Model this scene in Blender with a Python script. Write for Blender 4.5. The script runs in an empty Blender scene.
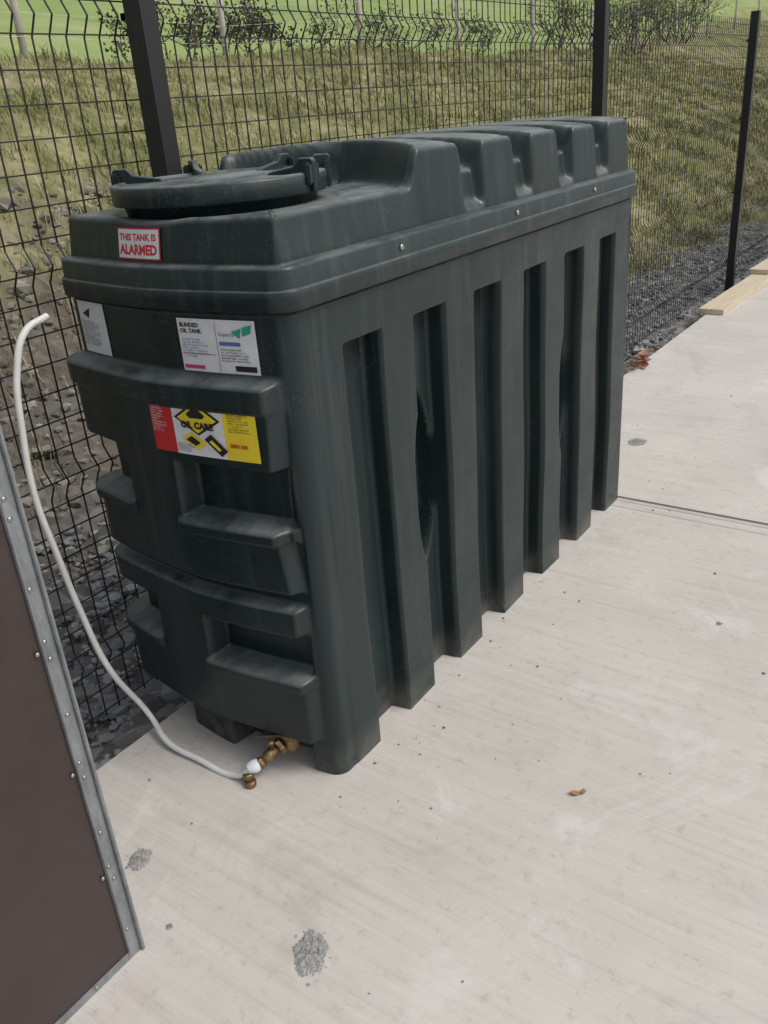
import bpy, bmesh, math, random
import numpy as np
from mathutils import Vector, Matrix
random.seed(4); rng=np.random.default_rng(7)
scene=bpy.context.scene
scene.view_settings.view_transform='Standard'; scene.view_settings.look='None'; scene.view_settings.exposure=0
COL=scene.collection
# ---------------------------------------------------------------- helpers
def sst(a,b,x):
    t=np.clip((x-a)/(b-a),0,1); return t*t*(3-2*t)
def win(a,b,x,w=.012):
    return sst(a-w/2,a+w/2,x)*(1-sst(b-w/2,b+w/2,x))
def empty(name,loc=(0,0,0)):
    o=bpy.data.objects.new(name,None); o.location=loc; COL.objects.link(o); return o
def mesh_obj(name,verts,faces,mat=None,parent=None,smooth=False):
    me=bpy.data.meshes.new(name); 
    me.from_pydata([tuple(v) for v in verts] if not isinstance(verts,np.ndarray) else verts.tolist(),[],faces if not isinstance(faces,np.ndarray) else faces.tolist())
    me.validate(); me.update()
    if smooth: me.polygons.foreach_set('use_smooth',[True]*len(me.polygons))
    o=bpy.data.objects.new(name,me); COL.objects.link(o)
    if mat: me.materials.append(mat)
    if parent: o.parent=parent
    return o
def box(name,lo,hi,mat,parent=None,bev=.0,seg=2,rot=None,pivot=None):
    bm=bmesh.new(); bmesh.ops.create_cube(bm,size=1)
    lo=Vector(lo);hi=Vector(hi);c=(lo+hi)/2;s=hi-lo
    for v in bm.verts: v.co=Vector((v.co.x*s.x,v.co.y*s.y,v.co.z*s.z))
    if bev>0: bmesh.ops.bevel(bm,geom=list(bm.edges),offset=bev,segments=seg,affect='EDGES')
    me=bpy.data.meshes.new(name); bm.to_mesh(me); bm.free(); me.materials.append(mat)
    o=bpy.data.objects.new(name,me); o.location=c
    if rot: o.rotation_euler=rot
    COL.objects.link(o)
    if parent: o.parent=parent
    return o
def lathe(name,prof,mat,parent=None,seg=48,loc=(0,0,0),axis=(0,0,1),smooth=True):
    V=[];F=[]
    for r,z in prof:
        for i in range(seg):
            a=2*math.pi*i/seg; V.append((r*math.cos(a),r*math.sin(a),z))
    n=len(prof)
    for j in range(n-1):
        for i in range(seg):
            k=(i+1)%seg; F.append((j*seg+i,j*seg+k,(j+1)*seg+k,(j+1)*seg+i))
    F.append(tuple(range(seg-1,-1,-1))); F.append(tuple((n-1)*seg+i for i in range(seg)))
    o=mesh_obj(name,V,F,mat,parent,smooth)
    q=Vector((0,0,1)).rotation_difference(Vector(axis).normalized())
    o.rotation_mode='QUATERNION'; o.rotation_quaternion=q; o.location=loc
    if smooth:
        o.data.polygons[len(F)-1].use_smooth=False; o.data.polygons[len(F)-2].use_smooth=False
    return o
def tube(name,pts,r,mat,parent=None,seg=10,cyc=False):
    cu=bpy.data.curves.new(name,'CURVE'); cu.dimensions='3D'; cu.bevel_depth=r; cu.bevel_resolution=4; cu.use_fill_caps=True; cu.resolution_u=8
    sp=cu.splines.new('BEZIER'); sp.bezier_points.add(len(pts)-1)
    for b,p in zip(sp.bezier_points,pts):
        b.co=p; b.handle_left_type='AUTO'; b.handle_right_type='AUTO'
    cu.materials.append(mat)
    o=bpy.data.objects.new(name,cu); COL.objects.link(o)
    if parent: o.parent=parent
    return o
def segs_mesh(name,A,B,RA,RB,mat,parent=None,k=4):
    A=np.asarray(A,float);B=np.asarray(B,float);n=len(A)
    RA=np.broadcast_to(RA,(n,));RB=np.broadcast_to(RB,(n,))
    d=B-A; d/= (np.linalg.norm(d,axis=1,keepdims=True)+1e-9)
    ref=np.where(np.abs(d[:,2:3])<.9,np.array([[0,0,1.]]),np.array([[1.,0,0]]))
    u=np.cross(d,ref); u/=np.linalg.norm(u,axis=1,keepdims=True); v=np.cross(d,u)
    rings=[]
    for P,R in ((A,RA),(B,RB)):
        for i in range(k):
            a=2*math.pi*(i+.5)/k
            rings.append(P+(u*math.cos(a)+v*math.sin(a))*R[:,None])
    V=np.stack(rings,1).reshape(-1,3)
    base=np.arange(n)[:,None]*2*k
    F=[]
    for i in range(k):
        j=(i+1)%k
        F.append(np.concatenate([base+i,base+j,base+k+j,base+k+i],1))
    F=np.concatenate(F,0)
    return mesh_obj(name,V,F,mat,parent)
# ---------------------------------------------------------------- materials
class M:
    def __init__(s,name,base=(.5,.5,.5),rough=.6,metal=0,spec=.5):
        m=bpy.data.materials.new(name); m.use_nodes=True; s.m=m; s.t=m.node_tree; s.b=s.t.nodes['Principled BSDF']
        s.b.inputs['Base Color'].default_value=(*base,1); s.b.inputs['Roughness'].default_value=rough; s.b.inputs['Metallic'].default_value=metal
        s.b.inputs['Specular IOR Level'].default_value=spec
        s.co=s.t.nodes.new('ShaderNodeTexCoord')
    def n(s,t,**k):
        x=s.t.nodes.new(t)
        for a,b in k.items(): setattr(x,a,b)
        return x
    def l(s,a,b): s.t.links.new(a,b)
    def vec(s,scale=(1,1,1),src='Object'):
        mp=s.n('ShaderNodeMapping'); mp.inputs['Scale'].default_value=scale; s.l(s.co.outputs[src],mp.inputs['Vector']); return mp.outputs[0]
    def noise(s,scale,detail=5,vs=(1,1,1),rough=.55,dist=0):
        x=s.n('ShaderNodeTexNoise'); x.inputs['Scale'].default_value=scale; x.inputs['Detail'].default_value=detail; x.inputs['Roughness'].default_value=rough; x.inputs['Distortion'].default_value=dist
        s.l(s.vec(vs),x.inputs['Vector']); return x.outputs['Fac']
    def vor(s,scale,vs=(1,1,1),feat='F1',out='Distance'):
        x=s.n('ShaderNodeTexVoronoi',feature=feat); x.inputs['Scale'].default_value=scale; s.l(s.vec(vs),x.inputs['Vector']); return x.outputs[out]
    def ramp(s,fac,stops,interp='LINEAR'):
        x=s.n('ShaderNodeValToRGB'); x.color_ramp.interpolation=interp; e=x.color_ramp.elements
        while len(e)<len(stops): e.new(.5)
        for i,(p,c) in enumerate(stops):
            e[i].position=p; e[i].color=(*c,1) if len(c)==3 else c
        s.l(fac,x.inputs['Fac']); return x.outputs['Color']
    def mix(s,fac,a,b,mode='MIX'):
        x=s.n('ShaderNodeMix',data_type='RGBA',blend_type=mode)
        for i,val in ((0,fac),(6,a),(7,b)):
            if isinstance(val,(int,float)): x.inputs[i].default_value=val
            elif isinstance(val,tuple): x.inputs[i].default_value=(*val,1)
            else: s.l(val,x.inputs[i])
        return x.outputs[2]
    def math(s,op,a,b=0.):
        x=s.n('ShaderNodeMath',operation=op)
        for i,v in ((0,a),(1,b)):
            if isinstance(v,(int,float)): x.inputs[i].default_value=v
            else: s.l(v,x.inputs[i])
        return x.outputs[0]
    def color(s,c): s.l(c,s.b.inputs['Base Color'])
    def rough(s,c): s.l(c,s.b.inputs['Roughness'])
    def bump(s,h,strength=.3,dist=.01):
        x=s.n('ShaderNodeBump'); x.inputs['Strength'].default_value=strength; x.inputs['Distance'].default_value=dist
        s.l(h,x.inputs['Height']); s.l(x.outputs[0],s.b.inputs['Normal'])
g3=lambda v:(v,v,v)
def tank_mat(name,dust=.35):
    k=M(name,rough=.42,spec=.42)
    base=k.ramp(k.noise(2.2,3),[(.3,(.0028,.0125,.0138)),(.7,(.0048,.0170,.0182))])
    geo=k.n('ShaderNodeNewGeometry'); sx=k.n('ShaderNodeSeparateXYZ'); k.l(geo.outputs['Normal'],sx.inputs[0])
    ps=k.n('ShaderNodeSeparateXYZ'); k.l(geo.outputs['Position'],ps.inputs[0])
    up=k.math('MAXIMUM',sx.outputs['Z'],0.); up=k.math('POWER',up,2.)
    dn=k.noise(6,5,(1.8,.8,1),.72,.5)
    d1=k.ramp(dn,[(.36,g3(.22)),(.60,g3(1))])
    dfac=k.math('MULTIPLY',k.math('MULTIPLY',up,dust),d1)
    streak=k.ramp(k.noise(5,5,(6,6,.3),.65),[(.50,g3(0)),(.76,g3(1))])
    high=k.ramp(k.math('MULTIPLY',ps.outputs['Z'],.7),[(.1,g3(.25)),(.83,g3(1))])
    sd=k.math('MULTIPLY',k.math('MULTIPLY',streak,high),.17)
    side=k.math('MULTIPLY',k.math('MAXIMUM',sx.outputs['X'],0.),.07)   # mixes paler grey into faces turned towards +X
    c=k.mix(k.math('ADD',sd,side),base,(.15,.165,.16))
    c=k.mix(dfac,c,(.235,.255,.245))
    sp=k.ramp(k.noise(170,2,(1,1,1),.6),[(.56,g3(0)),(.68,g3(1))]); sm=k.ramp(k.noise(3.5,3,(1,1,1),.7),[(.50,g3(0)),(.68,g3(1))])
    rim=k.ramp(ps.outputs['Z'],[(.0,g3(.1)),(.9,g3(.2)),(.999,g3(1.))])
    c=k.mix(k.math('MULTIPLY',k.math('MULTIPLY',sp,sm),k.math('MULTIPLY',rim,.20)),c,(.27,.28,.265))
    sc=k.ramp(k.noise(7,2,(1,5,9),.5,1.5),[(.495,g3(0)),(.5,g3(1)),(.505,g3(0))]); scm=k.ramp(k.noise(2.7,2),[(.52,g3(0)),(.6,g3(.4))])
    c=k.mix(k.math('MULTIPLY',sc,scm),c,(.17,.18,.175))
    foot=k.ramp(ps.outputs['Z'],[(.0,g3(.5)),(.10,g3(0))]); fm=k.ramp(dn,[(.4,g3(0)),(.6,g3(1))])
    c=k.mix(k.math('MULTIPLY',foot,fm),c,(.20,.18,.155))
    k.color(c)
    k.rough(k.ramp(dn,[(.3,g3(.28)),(.7,g3(.50))]))
    k.bump(k.noise(300,1),.12,.002)
    return k.m
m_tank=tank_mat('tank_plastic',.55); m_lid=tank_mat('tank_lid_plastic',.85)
def plain(name,c,r=.6,metal=0,var=.12,sc=12,bump=0):
    k=M(name,c,r,metal)
    a=tuple(x*(1-var) for x in c); b=tuple(min(1,x*(1+var)) for x in c)
    k.color(k.ramp(k.noise(sc,2),[(.3,a),(.7,b)]))
    if bump: k.bump(k.noise(sc*8,2),bump,.003)
    return k.m
m_fence=M('black_powder_coat',(.012,.012,.014),.45).m
m_white=plain('label_white',(.70,.71,.72),.45,var=.06,sc=40)
m_red=plain('label_red',(.56,.02,.025),.45,var=.08)
m_yel=plain('label_yellow',(.80,.62,.035),.45,var=.06)
m_blk=plain('label_black',(.012,.012,.012),.5)
m_grn=plain('label_green',(.02,.35,.22),.5)
m_pink=plain('label_magenta',(.55,.04,.22),.5)
m_blue=plain('label_blue',(.10,.14,.40),.5)
m_brass=plain('aged_brass',(.25,.18,.09),.5,1,.45,70,.35)
m_steel=plain('steel',(.45,.44,.42),.4,1,.2,60)
m_pipe=plain('white_plastic',(.68,.68,.66),.4,var=.06,sc=20)
m_tape=plain('ptfe_tape',(.62,.65,.68),.7)
# concrete
k=M('concrete',rough=.85,spec=.3)
c=k.ramp(k.noise(.9,4,(1,1,1),.6),[(.3,(.44,.408,.372)),(.7,(.58,.545,.50))])
br=k.noise(13,4,(.10,3.,1),.72); c=k.mix(k.ramp(br,[(.35,g3(.0)),(.75,g3(.36))]),c,(.66,.63,.585))
c=k.mix(k.ramp(br,[(.22,g3(.28)),(.45,g3(0))]),c,(.35,.325,.30))
fine=k.noise(34,4,(1,1,1),.75)
sp=k.ramp(fine,[(.30,g3(1)),(.44,g3(0))]); c=k.mix(k.math('MULTIPLY',sp,.42),c,(.31,.285,.26))
mid=k.noise(2.4,6,(1,1,1),.74,.6)
wt=k.ramp(mid,[(.58,g3(0)),(.70,g3(1))]); c=k.mix(k.math('MULTIPLY',wt,.42),c,(.69,.67,.64))
dk=k.ramp(mid,[(.28,g3(1)),(.46,g3(0))]); c=k.mix(k.math('MULTIPLY',dk,.50),c,(.34,.315,.29))
vr=k.n('ShaderNodeTexVoronoi'); vr.inputs['Scale'].default_value=11; k.l(k.vec((1,1.3,1)),vr.inputs['Vector'])
vs_=k.n('ShaderNodeSeparateColor'); k.l(vr.outputs['Color'],vs_.inputs[0])
rad=k.math('MULTIPLY',k.math('POWER',vs_.outputs[0],9.),.12)
wob=k.math('ADD',vr.outputs['Distance'],k.math('MULTIPLY',k.math('SUBTRACT',fine,.5),.12))
ph=k.math('LESS_THAN',wob,rad)
c=k.mix(k.math('MULTIPLY',ph,.45),c,(.24,.22,.195))
k.color(c)
k.bump(k.math('ADD',k.math('MULTIPLY',br,.7),k.math('MULTIPLY',fine,.6)),.35,.004)
m_conc=k.m
# terrain: boundary between rubble and grass moves toward the fence further along
k=M('terrain',rough=.95,spec=.1)
geo=k.n('ShaderNodeNewGeometry'); sx=k.n('ShaderNodeSeparateXYZ'); k.l(geo.outputs['Position'],sx.inputs[0])
nz=k.noise(.9,5,(1,1,1),.65)
pos=k.math('ADD',k.math('MULTIPLY',sx.outputs['X'],-1.),k.math('MULTIPLY',k.math('SUBTRACT',nz,.5),3.0))
yy=k.n('ShaderNodeMapRange'); yy.inputs[1].default_value=3.; yy.inputs[2].default_value=9.; yy.inputs[3].default_value=0.; yy.inputs[4].default_value=2.3; k.l(sx.outputs['Y'],yy.inputs[0])
pos1=k.math('ADD',pos,yy.outputs[0])
rock=k.ramp(k.vor(22,(1,1,1),'F1','Color'),[(.2,(.08,.08,.08)),(.55,(.16,.16,.155)),(.9,(.28,.275,.26))])
soil=k.ramp(k.noise(7,5,(1,1,1),.75),[(.3,(.055,.046,.036)),(.55,(.12,.10,.08)),(.75,(.22,.195,.155))])
ms=k.ramp(k.math('DIVIDE',pos,10.),[(.15,g3(.2)),(.26,g3(.9))]); rock=k.mix(ms,rock,soil)
grs=k.ramp(k.noise(3.,6,(1,1,1),.75),[(.3,(.09,.11,.038)),(.46,(.19,.185,.085)),(.62,(.35,.31,.185)),(.78,(.15,.115,.075))])
grs=k.mix(k.ramp(k.noise(.7,5,(1,1,1),.7),[(.42,g3(.6)),(.58,g3(0))]),grs,(.12,.13,.05))
fld=k.ramp(k.noise(.35,5,(1,1,1),.65),[(.3,(.19,.27,.085)),(.55,(.27,.33,.13)),(.75,(.36,.36,.19))])
m1=k.ramp(k.math('DIVIDE',pos1,20.),[(.175,g3(0)),(.215,g3(1))])
m2=k.ramp(k.math('DIVIDE',pos,20.),[(.46,g3(0)),(.54,g3(1))])
k.color(k.mix(m2,k.mix(m1,rock,grs),fld))
m_terr=k.m
k=M('gravel_stone',rough=.85,spec=.3)
k.color(k.ramp(k.vor(13,(1,1,1),'F1','Color'),[(.1,(.10,.108,.118)),(.5,(.20,.207,.215)),(.8,(.34,.34,.33)),(.95,(.26,.20,.14))]))
m_grav=k.m
k=M('rubble_stone',rough=.9,spec=.25)
k.color(k.ramp(k.vor(7,(1,1,1),'F1','Color'),[(.1,(.095,.083,.066)),(.5,(.18,.165,.14)),(.8,(.30,.285,.25)),(.95,(.22,.155,.10))]))
m_rub=k.m
k=M('dry_grass',rough=.9,spec=.1)
gc=k.ramp(k.noise(4.,5,(1,1,1),.8),[(.3,(.09,.125,.038)),(.44,(.21,.215,.09)),(.58,(.45,.395,.235)),(.76,(.23,.18,.115))])
k.color(k.mix(k.ramp(k.noise(.7,5,(1,1,1),.7),[(.42,g3(.6)),(.58,g3(0))]),gc,(.15,.165,.06)))
m_grass=k.m
m_twig=plain('twig_bark',(.075,.055,.045),.9,var=.4)
m_leafd=plain('dark_foliage',(.045,.055,.025),.8,var=.5,sc=4)
m_post=plain('weathered_timber',(.50,.47,.42),.85,var=.25,sc=6)
k=M('pale_timber',rough=.7); k.color(k.ramp(k.noise(10,5,(8,.5,8),.6),[(.3,(.48,.40,.28)),(.7,(.64,.55,.41))])); m_plank=k.m
# ---------------------------------------------------------------- camera
cx,cy,cz,yaw,pitch,roll,f=1.1497,-1.2811,1.5481,0.6390,0.4397,-0.0796,860.53
c_,s_=math.cos(yaw),math.sin(yaw)
Fv=Vector((-s_*math.cos(pitch),c_*math.cos(pitch),-math.sin(pitch))); R0=Vector((c_,s_,0)); U0=R0.cross(Fv)
Rv=R0*math.cos(roll)+U0*math.sin(roll); Uv=-R0*math.sin(roll)+U0*math.cos(roll)
cd=bpy.data.cameras.new('camera'); cam=bpy.data.objects.new('camera',cd); COL.objects.link(cam)
mt=Matrix((( Rv.x,Uv.x,-Fv.x,cx),(Rv.y,Uv.y,-Fv.y,cy),(Rv.z,Uv.z,-Fv.z,cz),(0,0,0,1))); cam.matrix_world=mt
cd.sensor_fit='VERTICAL'; cd.sensor_height=24; cd.lens=f/1024*24; cd.clip_end=1000; cd.clip_start=.02
scene.camera=cam
# ---------------------------------------------------------------- light
w=bpy.data.worlds.new("World"); scene.world=w; w.use_nodes=True
nt=w.node_tree; bg=nt.nodes['Background']; sky=nt.nodes.new('ShaderNodeTexSky'); sky.sky_type='NISHITA'; sky.sun_disc=False
SE,SA=math.radians(52),math.radians(75)
sky.sun_elevation=SE; sky.sun_rotation=SA; sky.air_density=1.; sky.dust_density=3.5
hs=nt.nodes.new('ShaderNodeHueSaturation'); hs.inputs['Saturation'].default_value=.35
nt.links.new(sky.outputs[0],hs.inputs['Color']); nt.links.new(hs.outputs[0],bg.inputs['Color']); bg.inputs['Strength'].default_value=.15
sl=bpy.data.lights.new('sun','SUN'); sl.energy=1.5; sl.angle=math.radians(22); sl.color=(1,.965,.91)
so=bpy.data.objects.new('sun',sl); COL.objects.link(so)
dirv=Vector((math.sin(SA)*math.cos(SE),math.cos(SA)*math.cos(SE),math.sin(SE)))
so.rotation_mode='QUATERNION'; so.rotation_quaternion=Vector((0,0,1)).rotation_difference(dirv); so.location=(3,3,8)
# ---------------------------------------------------------------- terrain
def ground_z(x,y):
    p=-x
    z=np.interp(p,[-60,.5,.62,2.0,2.7,4.1,6,8,9.5,12,20,45,110,300],[-.13,-.13,-.13,-.10,.32,1.12,1.72,2.28,2.32,2.5,4.2,11.,30.,62.])
    bump=.05*np.sin(x*3.1+1.3*np.sin(y*1.7))*np.sin(y*2.3+.7*np.sin(x*2.1))+.10*np.sin(y*.55+.9)*np.sin(x*.8+y*.21)
    hum=.06*np.sin(x*2.2+y*1.1+2*np.sin(y*.6))*np.sin(y*1.5-x*.9)*sst(3.8,4.6,p)*(1-sst(9,11,p))
    z=z+bump*sst(1.9,3.2,p)+hum
    return z+np.clip(y-24,0,400)*.13*sst(4,14,p)
xs=np.concatenate([-np.geomspace(300,9,50),-np.linspace(8.9,.6,120),np.linspace(-.5,80,20)])
ys=np.concatenate([-np.geomspace(80,6,16),np.linspace(-5,28,230),np.geomspace(29,400,34)])
X,Y=np.meshgrid(xs,ys,indexing='ij'); Z=ground_z(X,Y)
Z+=.02*rng.standard_normal(Z.shape)*((-X>.7)&(-X<9))
V=np.stack([X,Y,Z],-1).reshape(-1,3); nx,ny=len(xs),len(ys)
I=np.arange(nx*ny).reshape(nx,ny); F=np.stack([I[:-1,:-1],I[1:,:-1],I[1:,1:],I[:-1,1:]],-1).reshape(-1,4)
mesh_obj('ground',V,F,m_terr,smooth=True)
# ---------------------------------------------------------------- slab
slab=empty('concrete_slab')
E=-.60
def slab_part(n,y0,y1): return box(n,(E,y0,-.16),(9,y1,0),m_conc,slab,.008,2)
slab_part('bay_1',-6,1.914); slab_part('bay_2',1.922,7.6); slab_part('bay_3',7.61,30)
box('joint_filler',(E+.01,1.9,-.15),(8.9,1.95,-.006),plain('joint_filler',(.22,.205,.185),.9),slab)
k=M('worn_joint_margin',rough=.9); k.color(k.ramp(k.noise(20,4,(.2,3,1),.7),[(.3,(.38,.355,.325)),(.7,(.54,.51,.47))]))
for i,(a,b) in enumerate(((1.828,1.836),(1.885,1.908))):
    box('tooled_line_%d'%i,(E+.03,a,-.01),(8.9,b,.0012),k.m,slab)
# ---------------------------------------------------------------- tank
tank=empty('oil_tank')
W,L=.70,1.93
def plan(r,step):
    P=[];N=[]
    def line(a,b,n,st=step):
        a=np.array(a);b=np.array(b);m=max(2,int(np.linalg.norm(b-a)/st))
        for i in range(m): P.append(a+(b-a)*i/m); N.append(n)
    def arc(c,a0,m=12):
        for i in range(m):
            a=math.radians(a0+90*i/m); d=np.array([math.cos(a),math.sin(a)]); P.append(np.array(c)+d*r); N.append(d)
    line((0,r),(0,L-r),(1,0)); arc((-r,L-r),0)
    line((-r,L),(-W+r,L),(0,1),.012); arc((-W+r,L-r),90)
    line((-W,L-r),(-W,r),(-1,0),.012); arc((-W+r,r),180)
    line((-W+r,0),(-r,0),(0,-1)); arc((-r,r),270)
    return np.array(P),np.array(N,float)
def bulge(x): return .045*(1-np.clip(np.abs((x+.35)/.35),0,1)**1.5)
RC=.032
P0,N0=plan(RC,.004)
def place(off,x0=P0,n0=N0):
    q=x0+n0*np.asarray(off)[...,None] if np.ndim(off) else x0+n0*off
    q=q.copy()
    front=np.clip(1-x0[:,1]/RC,0,1); back=np.clip(1-(L-x0[:,1])/RC,0,1)
    b=bulge(x0[:,0]); q[:,1]+= b*(back-front); return q
REC=[.17,.455,.745,1.04,1.33,1.62]
def side_off(y,z):
    o=np.zeros_like(y)
    for i,a in enumerate(REC):
        zt=1.085
        o-= .058*win(a,a+.140,y,.012)*(1-sst(zt-.010,zt+.004,z))
        if i in (1,4):
            zc=.62; hh=.27
            e=((z-zc)/hh)**2+((y-(a+.050))/.088)**2
            o-=.055*(1-sst(.80,1.05,e))*win(a-.03,a+.128,y,.014)
    o+=(.0022*np.sin(y*4.1+z*3.+.5)+.0015*np.sin(y*9.7-z*6.3)+.0012*np.sin(z*11+y*2))*(1-sst(1.10,1.17,z))
    return o
def end_off(x,z,left):
    edge=-.035-.018*sst(1.0,.70,z)*sst(.5,.7,z)
    blk=win(.545,1.045,z,.011)+win(.115,.505,z,.011)
    blk=blk*sst(edge,edge-.018,x)
    blk=np.where(x>-.02,0,blk)
    o=.036*blk
    o+= .012*win(.985,1.052,z,.016)*sst(-.028,-.045,x)
    for z0,z1 in ((.710,.850),(.310,.430)):
        pr=win(-.325,-.045,x,.012); pl=1-sst(-.530,-.515,x)
        o-=.062*win(z0,z1,z,.013)*np.maximum(pr,pl)
        o+=.014*win(z0-.035,z0-.003,z,.010)*np.maximum(win(-.34,-.038,x,.014),pl)
    o-=.07*(1-sst(.095,.105,z))*win(-.33,-.085,x,.014)
    o+=(.0016*np.sin(x*13+z*9)+.0012*np.sin(z*17-x*7))*(1-sst(.82,.88,z))
    return o
def offset(z):
    x,y=P0[:,0],P0[:,1]; nx,ny=N0[:,0],N0[:,1]
    zz=np.full(len(P0),z)
    right=(nx>.999); leftm=(nx<-.999)
    o=np.where(right|leftm,side_off(y,zz)*sst(.0,.02,y-.05),0)
    wn=np.where(ny<-.05,1.,0.); wn=np.where(leftm,1-sst(.05,.13,y),wn); 
    xe=np.where(leftm,-W,x)
    o=o+end_off(xe,zz,0)*np.where(right,0,wn)*np.where((nx>.05)&(ny<0),0,1)
    wf=np.where(ny>.05,1.,0.); o=o+end_off(x,zz,0)*wf*np.where(nx>.05,0,1)
    o=o-np.where((x<-.5),.095*(1-sst(.085,.115,z)),0)
    return o
rows=[]
for z in np.arange(0,1.186,.0045): rows.append((z,offset(z)))
seq=[(1.186,-.004),(1.187,-.006),(1.192,-.006),(1.192,.008),(1.193,.014),(1.1945,.0165),(1.232,.0165),(1.2335,.0155),(1.235,.0105),(1.2365,.010),(1.272,.008),(1.2765,.006),(1.279,.002),(1.2805,-.006),(1.281,-.016)]
for z,o in seq: rows.append((z,np.full(len(P0),o)))
n=len(P0); V=[]
for z,o in rows:
    q=place(o); V.append(np.concatenate([q,np.full((n,1),z)],1))
V=np.concatenate(V); m=len(rows)
I=np.arange(n*m).reshape(m,n); J=np.roll(I,-1,axis=1)
F=np.stack([I[:-1],J[:-1],J[1:],I[1:]],-1).reshape(-1,4)
mesh_obj('tank_body',V,F,m_tank,tank,True)
# lid
MC=(-.350,.232)
GR=(.80,1.09,1.38,1.67)
def hgt(x,y):
    d=np.hypot(x-MC[0],(y-MC[1]))
    hm=sst(.42,.455,d)*sst(.28,.45,y)
    xc=(x+W/2)/(W/2)
    crown=.022*(1-xc**2)
    g=np.zeros_like(x)
    for a in GR:
        wd=.038+.034*np.clip(np.abs(xc),0,1)
        g=np.maximum(g,1-sst(wd*.5,wd*1.05,np.abs(y-a)))
    gd=.068*g*(.35+.65*sst(.15,.9,np.abs(xc)))
    low=1.372
    top=1.446+crown-gd+.008*(1-sst(.5,1.1,y))
    low=low-.006*(1-sst(.245,.265,d))
    return low+(top-low)*hm+.0015*np.sin(y*7+x*4)
L_in=-.018
S=np.stack([np.full(n,-W/2),np.clip(P0[:,1],.34,L-.34)],1)
Vl=[]
q_edge=place(L_in-.012); hE=hgt(q_edge[:,0],q_edge[:,1])
gside=np.zeros(n)
for a in GR: gside=np.maximum(gside,1-sst(.035,.060,np.abs(P0[:,1]-a)))
gside*= (np.abs(N0[:,0])>.99)
r=.014
q=place(L_in+.004); Vl.append(np.concatenate([q,np.full((n,1),1.278)],1))
q=place(L_in); Vl.append(np.concatenate([q,np.full((n,1),1.283)],1))
for t in np.linspace(0,1,12):
    z=1.285+(hE-r-1.285)*t
    q=place(L_in-.012*t-gside*.024*sst(0,.35,t)); Vl.append(np.concatenate([q,z[:,None]],1))
for a in np.linspace(0,90,7)[1:]:
    ar=math.radians(a); q=place(L_in-.012-gside*.024-r*(1-math.cos(ar))); z=hE-r+r*math.sin(ar); Vl.append(np.concatenate([q,z[:,None]],1))
qe=place(L_in-.012-gside*.024-r)
for t in np.linspace(0.01,1,80):
    q=qe+(S-qe)*t; z=hgt(q[:,0],q[:,1]); z=hE*(1-sst(0,.10,t))+z*sst(0,.10,t)
    Vl.append(np.concatenate([q,z[:,None]],1))
m=len(Vl); V=np.concatenate(Vl)
I=np.arange(n*m).reshape(m,n); J=np.roll(I,-1,axis=1)
F=np.stack([I[:-1],J[:-1],J[1:],I[1:]],-1).reshape(-1,4)
mesh_obj('tank_lid',V,F,m_lid,tank,True)
# manhole cover
mx,my=MC; mx-=.016
lathe('inspection_cover',[(.205,1.352),(.215,1.356),(.222,1.388),(.242,1.389),(.245,1.393),(.245,1.426),(.242,1.430),(.230,1.4315),(.227,1.4305),(.224,1.427),(.205,1.427),(.12,1.429),(.118,1.4315),(.02,1.432)],m_lid,tank,96,(mx,my,0))
for i,a in enumerate((206,150,92,40,8)):
    ar=math.radians(a); 
    V=[];pf=[(.130,1.424),(.140,1.434),(.205,1.444),(.220,1.460),(.251,1.460),(.256,1.454),(.256,1.392),(.247,1.388),(.200,1.41),(.130,1.418)]
    for sgn in (-1,1):
        for rr,zz in pf: V.append((mx+rr*math.cos(ar)-sgn*.008*math.sin(ar),my+rr*math.sin(ar)+sgn*.008*math.cos(ar),zz))
    k_=len(pf); F=[tuple(range(k_-1,-1,-1)),tuple(range(k_,2*k_))]+[(j,(j+1)%k_,k_+(j+1)%k_,k_+j) for j in range(k_)]
    o=mesh_obj('cover_lug_%d'%i,V,F,m_lid,tank); bv=o.modifiers.new('b','BEVEL'); bv.width=.003; bv.segments=2
    b=box('cover_clip_%d'%i,(-.008,-.024,-.030),(.008,.024,.014),m_lid,tank,.004,2); b.location=(mx+.246*math.cos(ar),my+.246*math.sin(ar),1.428); b.rotation_euler=(0,0,ar)
for i,y in enumerate((.40,.98,1.53)):
    lathe('band_bolt_%d'%i,[(.007,0),(.007,.003),(.005,.0045),(.003,.0045)],m_steel,tank,16,(.0095,y,1.255),(1,0,0))
# ---- labels on the near end
def surfY(x,off): return -off-bulge(x)
def sticker(name,x0,x1,z0,z1,off,mat,lift=.0015,lean=0.,shear=0.):
    nxs=16; V=[];F=[]
    for j in range(2):
        z=(z0,z1)[j]
        for i in range(nxs+1):
            x=x0+(x1-x0)*i/nxs; V.append((x,surfY(x,off)-lift+lean*(z-z0),z+shear*(x-x0)))
    for i in range(nxs): F.append((i,i+1,nxs+2+i,nxs+1+i))
    return mesh_obj(name,V,F,mat,tank)
def poly_sticker(name,pts,off,mat,lift,lean=0,zref=0):
    bm=bmesh.new(); vs=[bm.verts.new((p[0],surfY(p[0],off)-lift+lean*(p[1]-zref),p[1])) for p in pts]; bm.faces.new(vs)
    me=bpy.data.meshes.new(name); bm.to_mesh(me); bm.free(); me.materials.append(mat)
    o=bpy.data.objects.new(name,me); COL.objects.link(o); o.parent=tank; return o
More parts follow.
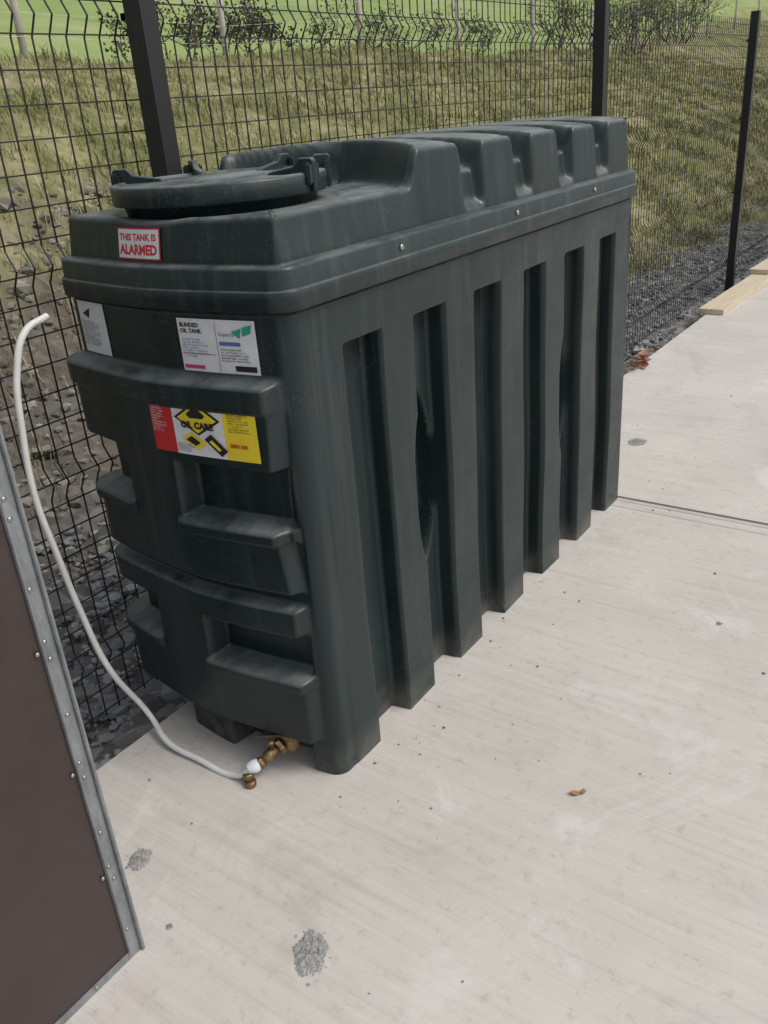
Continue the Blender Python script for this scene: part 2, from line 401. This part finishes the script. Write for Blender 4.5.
def text(name,s,x,z,size,off,mat,lift=.0022,lean=0,zref=0,bold=0,sx=1,rot=0):
    cu=bpy.data.curves.new(name,'FONT'); cu.body=s; cu.size=size; cu.offset=bold; cu.resolution_u=3
    t=bpy.data.objects.new(name+'_tmp',cu); COL.objects.link(t)
    bpy.context.view_layer.update()
    me=bpy.data.meshes.new_from_object(t.evaluated_get(bpy.context.evaluated_depsgraph_get()))
    bpy.data.objects.remove(t)
    cr,sr=math.cos(rot),math.sin(rot)
    for v in me.vertices:
        u,w_=v.co.x*sx,v.co.y; u,w_=u*cr-w_*sr,u*sr+w_*cr
        X_=x+u; Z_=z+w_; v.co=(X_,surfY(X_,off)-lift+lean*(Z_-zref),Z_)
    me.materials.clear(); me.materials.append(mat)
    o=bpy.data.objects.new(name,me); COL.objects.link(o); o.parent=tank
lo=-.019; ln=.17
sticker('alarm_label_border',-.452,-.312,1.288,1.352,lo,m_red,.0030,ln)
sticker('alarm_label_face',-.449,-.315,1.291,1.349,lo,m_white,.0036,ln)
text('alarm_text_1','THIS TANK IS',-.444,1.327,.0190,lo,m_red,.0044,ln,1.288,.0007,1.06)
text('alarm_text_2','ALARMED',-.444,1.299,.0275,lo,m_red,.0044,ln,1.288,.0012,1.0)
gar=lambda a,b,c_: '\n'.join(''.join(random.choice('abcdefghi  jklmno  prst') for _ in range(a if j%3 else random.randint(a//2,a))) for j in range(b))
sticker('info_label_a',-.655,-.538,1.062,1.184,0,m_white,.002)
ox=.026
sticker('info_label_b',-.305+ox,-.105+ox,1.060,1.174,0,m_white,.002)
poly_sticker('label_a_logo',[(-.635,1.155),(-.61,1.145),(-.600,1.170)],0,m_blk,.003)
poly_sticker('label_b_logo',[(-.165+ox,1.150),(-.138+ox,1.158),(-.145+ox,1.136)],0,m_grn,.003)
poly_sticker('label_b_logo2',[(-.136+ox,1.160),(-.112+ox,1.166),(-.117+ox,1.148),(-.138+ox,1.141)],0,m_grn,.003)
sticker('label_b_bar',-.300+ox,-.245+ox,1.066,1.074,0,m_pink,.003)
sticker('label_b_rule',-.300+ox,-.210+ox,1.098,1.0995,0,m_pink,.0032)
sticker('label_b_stripe',-.198+ox,-.145+ox,1.120,1.128,0,m_blue,.003)
sticker('label_b_box',-.165+ox,-.112+ox,1.066,1.078,0,m_blk,.003)
sticker('label_b_divider',-.2045+ox,-.2035+ox,1.064,1.168,0,m_blk,.003)
text('label_b_head','BUNDED\nOIL TANK',-.298+ox,1.156,.0125,0,m_blk,.003,bold=.0004)
text('label_b_small',gar(29,7,0),-.298+ox,1.128,.0060,0,m_blue,.003)
text('label_b_head2','Superior',-.198+ox,1.140,.0125,0,m_blue,.003)
text('label_b_small2',gar(28,5,0),-.198+ox,1.110,.0060,0,m_blk,.003)
text('label_a_small',gar(32,10,0),-.650,1.135,.0060,0,m_blk,.003)
bo=.037; dx=.032; dz=.014
sticker('care_label_red',-.405+dx,-.335+dx,.862+dz,.992+dz,bo,m_red,.002)
sticker('care_label_white',-.335+dx,-.195+dx,.862+dz,.992+dz,bo,m_white,.002)
sticker('care_label_yellow',-.195+dx,-.110+dx,.862+dz,.992+dz,bo,m_yel,.002)
def dp(pts): return [(a+dx,b+dz) for a,b in pts]
cxd=-.265
poly_sticker('care_diamond_black',dp([(cxd,.989),(cxd+.064,.949),(cxd,.911),(cxd-.064,.949)]),bo,m_blk,.003)
poly_sticker('care_diamond_yellow',dp([(cxd,.983),(cxd+.054,.949),(cxd,.917),(cxd-.054,.949)]),bo,m_yel,.0038)
poly_sticker('care_drop',dp([(cxd,.978),(cxd+.026,.959),(cxd+.018,.951),(cxd-.018,.951),(cxd-.026,.959)]),bo,m_blk,.0046)
poly_sticker('care_ribbon',dp([(-.250,.904),(-.208,.868),(-.190,.882),(-.230,.918)]),bo,m_blk,.0044)
poly_sticker('care_ribbon_mark',dp([(-.236,.900),(-.212,.880),(-.206,.885),(-.229,.905)]),bo,m_yel,.0052)
poly_sticker('care_ribbon2',dp([(-.315,.900),(-.285,.918),(-.245,.893),(-.272,.876)]),bo,m_yel,.0034)
poly_sticker('care_ribbon3',dp([(-.302,.899),(-.285,.909),(-.262,.895),(-.276,.886)]),bo,m_blk,.0042)
text('care_text','OIL CARE',-.309+dx,.928+dz,.0205,bo,m_blk,.0056,bold=.0011,sx=1.0)
text('care_small',gar(24,4,0),-.331+dx,.886+dz,.0050,bo,m_blk,.0042)
text('care_red_text',gar(16,11,0),-.401+dx,.975+dz,.0065,bo,m_white,.003)
text('care_yellow_text',gar(22,9,0),-.183+dx,.977+dz,.0062,bo,m_blk,.003)
text('care_yellow_num','0800 000',-.183+dx,.892+dz,.012,bo,m_red,.003,bold=.0004)
# ---- valve
va=Vector((-.150,-.032,.082)); ax_=Vector((-.38,-1,-.42)).normalized()
lathe('outlet_flange',[(.036,-.03),(.036,0),(.033,.005),(.025,.007),(.023,.014),(.019,.016)],m_brass,tank,24,va,Vector((-.15,-1,0)))
lathe('outlet_nut',[(.021,0),(.023,.003),(.023,.014),(.020,.016)],m_brass,tank,6,va+ax_*.014,ax_,False)
lathe('valve_body',[(.012,0),(.012,.014),(.016,.018),(.017,.036),(.013,.042),(.012,.052)],m_brass,tank,24,va+ax_*.028,ax_)
lathe('valve_union_nut',[(.014,0),(.016,.002),(.016,.011),(.013,.013)],m_brass,tank,6,va+ax_*.078,ax_,False)
lathe('valve_stem',[(.006,0),(.006,.026),(.009,.027),(.009,.034),(.005,.036)],m_brass,tank,16,va+ax_*.046+Vector((0,0,.008)),(0.1,-.2,1))
box('valve_lever',(-.055,-.006,-.002),(.010,.006,.002),m_brass,tank,.0015,rot=(0,.25,.9)).location=va+ax_*.046+Vector((-.015,.006,.045))
p2=va+ax_*.090; d2=Vector((-.6,-.75,-.16)).normalized()
lathe('taped_joint',[(.011,0),(.016,.004),(.018,.014),(.014,.030),(.011,.034)],m_tape,tank,14,p2,d2)
p3=p2+d2*.036
lathe('elbow_nut',[(.013,0),(.015,.002),(.015,.014),(.012,.016)],m_brass,tank,6,(p3.x+.004,p3.y,.018),(0,0,1),False)
lathe('filter_bowl',[(.010,0),(.015,.002),(.015,.014),(.012,.017)],m_brass,tank,18,(p3.x+.014,p3.y-.006,.001),(0,0,1))
pipe=empty('white_plastic_pipe')
pts=[(p3.x+.008,p3.y+.004,p3.z+.002),(p3.x-.03,p3.y-.006,.014),(-.375,-.150,.012),(-.49,-.15,.022),(-.58,-.124,.058),(-.62,-.185,.236),(-.65,-.208,.428),(-.65,-.232,.615),(-.65,-.247,.758),(-.65,-.235,.931),(-.65,-.209,1.067),(-.65,-.165,1.145),(-.65,-.101,1.166)]
tube('pipe_run',pts,.0082,m_pipe,pipe)
# ---------------------------------------------------------------- fence
fence=empty('mesh_security_fence')
FX=-.835
for i,y in enumerate((-2.6,.45,3.50,6.55,9.6,12.65,15.7,18.75,21.8)):
    box('post_%d'%i,(-.81,y-.030,-.6),(-.75,y+.030,1.985),m_fence,fence,.003)
    box('post_cap_%d'%i,(-.812,y-.032,1.986),(-.748,y+.032,1.996),m_fence,fence,.003)
Y0,Y1,Zb,Zt=-2.6,21.8,-.06,1.95
ZB=(.15,.70,1.25,1.80)
def fx(z):
    o=0
    for zc in ZB: o=max(o,.027*max(0,1-abs(z-zc)/.045))
    return FX+o
zk=sorted([Zb,Zt]+[zc+d for zc in ZB for d in (-.045,0,.045)])
yv=np.arange(Y0,Y1,.05)
A=[];B=[]
for y in yv:
    dy=random.gauss(0,.0012); tw=random.gauss(0,.0012)
    for a,b in zip(zk[:-1],zk[1:]): A.append((fx(a),y+dy+tw*a,a));B.append((fx(b),y+dy+tw*b,b))
for z in np.arange(Zb+.02,Zt,.075):
    A.append((fx(z)+.004,Y0,z));B.append((fx(z)+.004,Y1,z))
segs_mesh('wire_mesh',A,B,.0024,.0024,m_fence,fence,4)
A=[];B=[]
for y in (.45,3.50,6.55,9.6):
    for z in ZB: A.append((-.815,y-.03,z));B.append((-.815,y+.03,z))
segs_mesh('clips',A,B,.012,.012,m_fence,fence,4)
# ---------------------------------------------------------------- door panel
door=empty('metal_framed_door')
k=M('brown_board',rough=.5,spec=.4); k.color(k.ramp(k.noise(3,5,(1,1,1),.75),[(.3,(.040,.028,.026)),(.7,(.056,.040,.037))])); m_brown=k.m
k=M('galvanised',rough=.5,metal=.6); k.color(k.ramp(k.noise(22,5,(1,1,.4),.75),[(.3,(.17,.19,.20)),(.7,(.36,.38,.39))])); k.bump(k.noise(40,3),.2,.003); m_galv=k.m
DX=-.060; ya,yb=-1.75,-.612
box('board',(DX-.040,ya+.004,.010),(DX-.004,yb-.004,2.04),m_brown,door,.002)
s=.036
box('frame_edge',(DX-.0035,yb-s,.001),(DX,yb,2.05),m_galv,door,.001)
box('frame_hinge_side',(DX-.0035,ya,.001),(DX,ya+s,2.05),m_galv,door,.001)
box('frame_bottom',(DX-.0035,ya+s,.001),(DX-.0002,yb-s,.020),m_galv,door,.001)
box('frame_top',(DX-.0035,ya+s,2.05-s),(DX-.0002,yb-s,2.05),m_galv,door,.001)
box('frame_return_edge',(DX-.046,yb-.003,.001),(DX-.004,yb-.0002,2.05),m_galv,door,.0008)
box('frame_outer_bead',(DX+.0002,yb-.008,.001),(DX+.007,yb-.001,2.05),m_galv,door,.0015)
box('frame_inner_bead',(DX+.0002,yb-s+.001,.02),(DX+.003,yb-s+.005,2.04),m_galv,door,.001)
scr=[]
for i in range(15):
    z=.07+i*.135+random.uniform(-.015,.015); scr.append((yb-s+.012+random.uniform(-.002,.002),z))
    if i%2==1: scr.append((yb-s-.008,z+.02)); scr.append((yb-s+.010,z+.035))
for i in range(6): scr.append((ya+.12+i*.18,.011))
for i,(y,z) in enumerate(scr):
    lathe('screw_%d'%i,[(.0045,0),(.004,.0018),(.0015,.0026)],m_steel,door,10,(DX,y,z),(1,0,0))
# ---------------------------------------------------------------- planks
pl=empty('timber_planks')
box('plank_1',(-.60,5.20,.001),(-.42,8.6,.040),m_plank,pl,.003,rot=(0,0,-.03))
box('plank_2',(-.56,6.55,.041),(-.40,9.6,.080),m_plank,pl,.003,rot=(0,0,-.05))
# ---------------------------------------------------------------- gravel stones
def stones(name,pos,sz,mat,parent=None,flat=.7):
    bm=bmesh.new(); bmesh.ops.create_icosphere(bm,subdivisions=1,radius=1); bm.verts.ensure_lookup_table()
    bv=np.array([v.co[:] for v in bm.verts]); bf=np.array([[v.index for v in f_.verts] for f_ in bm.faces]); bm.free()
    n=len(pos); nv=len(bv)
    V=bv[None]*(1+.22*rng.standard_normal((n,nv,1)))*sz[:,None,None]*np.stack([rng.uniform(.7,1.3,n),rng.uniform(.7,1.3,n),rng.uniform(.45,.9,n)*flat/.7],1)[:,None]
    a=rng.uniform(0,6.28,n); ca,sa=np.cos(a)[:,None],np.sin(a)[:,None]
    X=V[...,0]*ca-V[...,1]*sa; Y=V[...,0]*sa+V[...,1]*ca; V=np.stack([X,Y,V[...,2]],-1)+pos[:,None]
    F=(bf[None]+(np.arange(n)*nv)[:,None,None]).reshape(-1,3)
    return mesh_obj(name,V.reshape(-1,3),F,mat,parent)
n1=16000; x=-.61-rng.uniform(0,1,n1)**1.2*1.5; y=-1.6+rng.uniform(0,1,n1)**1.3*12; z=ground_z(x,y)
sz=np.clip(rng.lognormal(-4.38,.40,n1),.006,.036)
stones('gravel',np.stack([x,y,z+sz*.2],1),sz,m_grav)
n2=6500; x=-1.7-rng.uniform(0,1,n2)*2.6; y=rng.uniform(-2.2,7.5,n2); z=ground_z(x,y)
sz=np.clip(rng.lognormal(-4.1,.55,n2),.008,.085)
stones('bank_rubble',np.stack([x,y,z+sz*.1],1),sz,m_rub)
nd=330; x=rng.uniform(-.6,2.0,nd); y=rng.uniform(-1.0,5,nd); sz=rng.lognormal(-6.2,.45,nd)
x[:130]=E+rng.exponential(.05,130); y[:130]=rng.uniform(-.5,6,130)
x[130:210]=rng.exponential(.14,80)+.0; y[130:210]=rng.uniform(-.1,2.2,80)
ok=~((x<.005)&(x>-.6)&(y>-.05)&(y<1.95)); stones('slab_grit',np.stack([x,y,sz*.3],1)[ok],sz[ok],m_grav)
# mortar droppings: round thin spread plus crumbs
k=M('mortar_crumb',rough=.95); k.color(k.ramp(k.noise(70,5,(1,1,1),.8),[(.35,(.18,.18,.175)),(.65,(.42,.41,.39))])); k.bump(k.noise(140,3),.9,.006); m_mort=k.m
def patch(cx0,cy0,ra,rb,rot=0,nn=64,h=.0025,crumb=90):
    e=empty('mortar_dropping',(cx0,cy0,0)); V=[(0,0,h)];F=[]
    ph=random.uniform(0,6)
    for rr,zz in ((.35,h),(.75,h),(1,.0006)):
        for i in range(nn):
            a=2*math.pi*i/nn; q=rr*(1+(.10*math.sin(2*a+ph)+.07*math.sin(5*a+ph*2)+random.uniform(-.08,.08))*rr)
            u,v=ra*q*math.cos(a),rb*q*math.sin(a); V.append((u*math.cos(rot)-v*math.sin(rot),u*math.sin(rot)+v*math.cos(rot),zz+random.uniform(-.0009,.0009)*(rr<1)))
    for i in range(nn):
        j=(i+1)%nn; F.append((0,1+i,1+j))
        for t in range(2): F.append((1+t*nn+i,1+(t+1)*nn+i,1+(t+1)*nn+j,1+t*nn+j))
    mesh_obj('spread',V,F,m_mort,e)
    n=crumb; a=rng.uniform(0,6.28,n); q=np.abs(rng.normal(.6,.35,n)); sz=rng.lognormal(-6.3,.35,n)
    u,v=ra*q*np.cos(a),rb*q*np.sin(a)
    P=np.stack([u*math.cos(rot)-v*math.sin(rot),u*math.sin(rot)+v*math.cos(rot),np.where(q<.85,.003,.0005)],1)
    stones('crumbs',P,sz,m_mort,e)
patch(.25,-.44,.034,.052,.8); patch(-.25,-.46,.026,.030); patch(-.15,2.55,.045,.05)
for a,b in ((.80,.95),(.62,1.15),(.95,.62),(1.0,1.4),(-.05,-.55)):
    patch(a,b,random.uniform(.005,.010),random.uniform(.005,.011),0,24,.0014,10)
# leaves
m_lf=plain('dead_leaf',(.34,.17,.07),.8,var=.35,sc=60)
def leaf(cx0,cy0,cz0,s,rot,mat=m_lf,curl=.4):
    V=[];F=[]
    pr=[0,.55,.85,1,.85,.5,.05]
    for i,wd in enumerate(pr):
        t=i/6-.5
        for sd in (-1,0,1): V.append((t*s,sd*wd*s*.28,curl*s*(t*t)+abs(sd)*wd*s*.10))
    for i in range(6):
        for j in range(2): a=i*3+j; F.append((a,a+1,a+4,a+3))
    o=mesh_obj('fallen_leaf',V,F,mat,None,True); o.location=(cx0,cy0,cz0); o.rotation_euler=(random.uniform(-.3,.3),random.uniform(-.3,.3),rot); return o
leaf(.53,.24,.004,.030,.6); leaf(.545,.255,.004,.022,2.0)
m_rust=plain('rusty_leaf',(.38,.19,.12),.8,var=.3,sc=50)
for i in range(9): leaf(-.57+random.uniform(-.025,.05),3.72+random.uniform(-.07,.07),.012+.008*i,random.uniform(.07,.12),random.uniform(0,6),m_rust,.8)
# ---------------------------------------------------------------- grass blades
def grass(name,n,x0,x1,y0,y1,h0,h1,wd,mat,thr=-1.0,ex=1.3):
    x=rng.uniform(x0,x1,n); y=y0+(y1-y0)*rng.uniform(0,1,n)**ex
    cl=np.sin(x*5+np.sin(y*3.3)*2)+np.sin(y*4.1+np.sin(x*2.7)*2)+.8*rng.standard_normal(n)
    keep=cl>thr; x,y,cl=x[keep],y[keep],cl[keep]; n=len(x)
    z=ground_z(x,y)-.01; h=rng.uniform(h0,h1,n)*(1+.4*cl.clip(-1,2)); a=rng.uniform(0,6.28,n); ln=rng.uniform(.2,1.1,n)*h
    w2=wd*rng.uniform(.6,1.4,n)*(1+y.clip(0,40)*.06)
    dx_,dy_=np.cos(a),np.sin(a)
    B=np.stack([x,y,z],1); s_=np.stack([-dy_*w2,dx_*w2,0*x],1)
    mid=B+np.stack([dx_*ln*.35,dy_*ln*.35,h*.6],1); tip=B+np.stack([dx_*ln,dy_*ln,h*.92],1)
    V=np.stack([B-s_,B+s_,mid+s_*.7,mid-s_*.7,tip],1).reshape(-1,3); b=np.arange(n)*5
    F=[(int(i),int(i)+1,int(i)+2,int(i)+3) for i in b]+[(int(i)+3,int(i)+2,int(i)+4) for i in b]
    mesh_obj(name,V,F,mat)
grass('bank_grass',62000,-9.2,-3.7,-1.5,26,.04,.12,.0040,m_grass,-.7)
grass('verge_grass',18000,-3.8,-1.6,5.5,20,.05,.15,.0038,m_grass,-.3)
grass('rubble_grass',11000,-4,-1.9,-1.5,7,.04,.14,.0028,m_grass,.6,1.)
# ---------------------------------------------------------------- hedges
def shrub(name,cx0,cy0,rx,ry,h,stems,leaves,seed):
    r_=random.Random(seed); A=[];B=[];RA=[];RB=[];tips=[]
    def grow(p,d,ln,rad,dep):
        if dep==0: tips.append(p); return
        q=p+d*ln; A.append(p[:]);B.append(q[:]);RA.append(rad);RB.append(rad*.65)
        for _ in range(r_.choice((2,2,3))):
            nd=(d+Vector((r_.gauss(0,.5),r_.gauss(0,.5),r_.gauss(0,.38)))).normalized()
            grow(q,nd,ln*r_.uniform(.6,.85),rad*.62,dep-1)
    for _ in range(stems):
        x=cx0+r_.gauss(0,rx*.5); y=cy0+r_.uniform(-ry,ry); z=float(ground_z(np.array([x]),np.array([y]))[0])-.05
        grow(Vector((x,y,z)),Vector((r_.gauss(0,.45),r_.gauss(0,.45),1)).normalized(),h*r_.uniform(.2,.34),.022,5)
    e=empty(name); segs_mesh('branches',A,B,RA,RB,m_twig,e,3)
    V=[];F=[]
    for _ in range(leaves):
        t=r_.choice(tips)+Vector((r_.gauss(0,.06),r_.gauss(0,.06),r_.gauss(0,.06))); s=r_.uniform(.015,.04)
        a=Vector((r_.gauss(0,1),r_.gauss(0,1),r_.gauss(0,1))).normalized()*s; b=a.orthogonal().normalized()*s*.6
        i=len(V); V+= [t-a,t+b,t+a,t-b]; F.append((i,i+1,i+2,i+3))
    mesh_obj('leaves',V,F,m_leafd,e)
shrub('bare_hedge',-9.0,26,.8,6.5,2.0,70,3500,1)
shrub('bare_hedge',-10.2,10.4,.6,1.6,1.1,18,2500,2)
shrub('bare_hedge',-10.2,4.3,.5,1.4,1.3,18,2000,3)
shrub('bare_hedge',-12,19,.6,5,1.3,26,2500,5)
# timber stock fence on the crest
sf=empty('timber_post_and_wire_fence')
ps=[]
for i,y in enumerate(np.arange(-1.,44,3.45)):
    x=-9.0; z=float(ground_z(np.array([x]),np.array([y]))[0]); ps.append((x,y,z))
    lathe('stock_post_%d'%i,[(.045,-.3),(.045,1.28),(.032,1.31),(.01,1.315)],m_post,sf,10,(x,y,z),(random.uniform(-.03,.03),random.uniform(-.03,.03),1))
A=[];B=[]
for a,b in zip(ps[:-1],ps[1:]):
    for hh in (.25,.5,.75,1.0,1.2): A.append((a[0]+.05,a[1],a[2]+hh));B.append((b[0]+.05,b[1],b[2]+hh))
segs_mesh('stock_wires',A,B,.003,.003,m_post,sf,3)
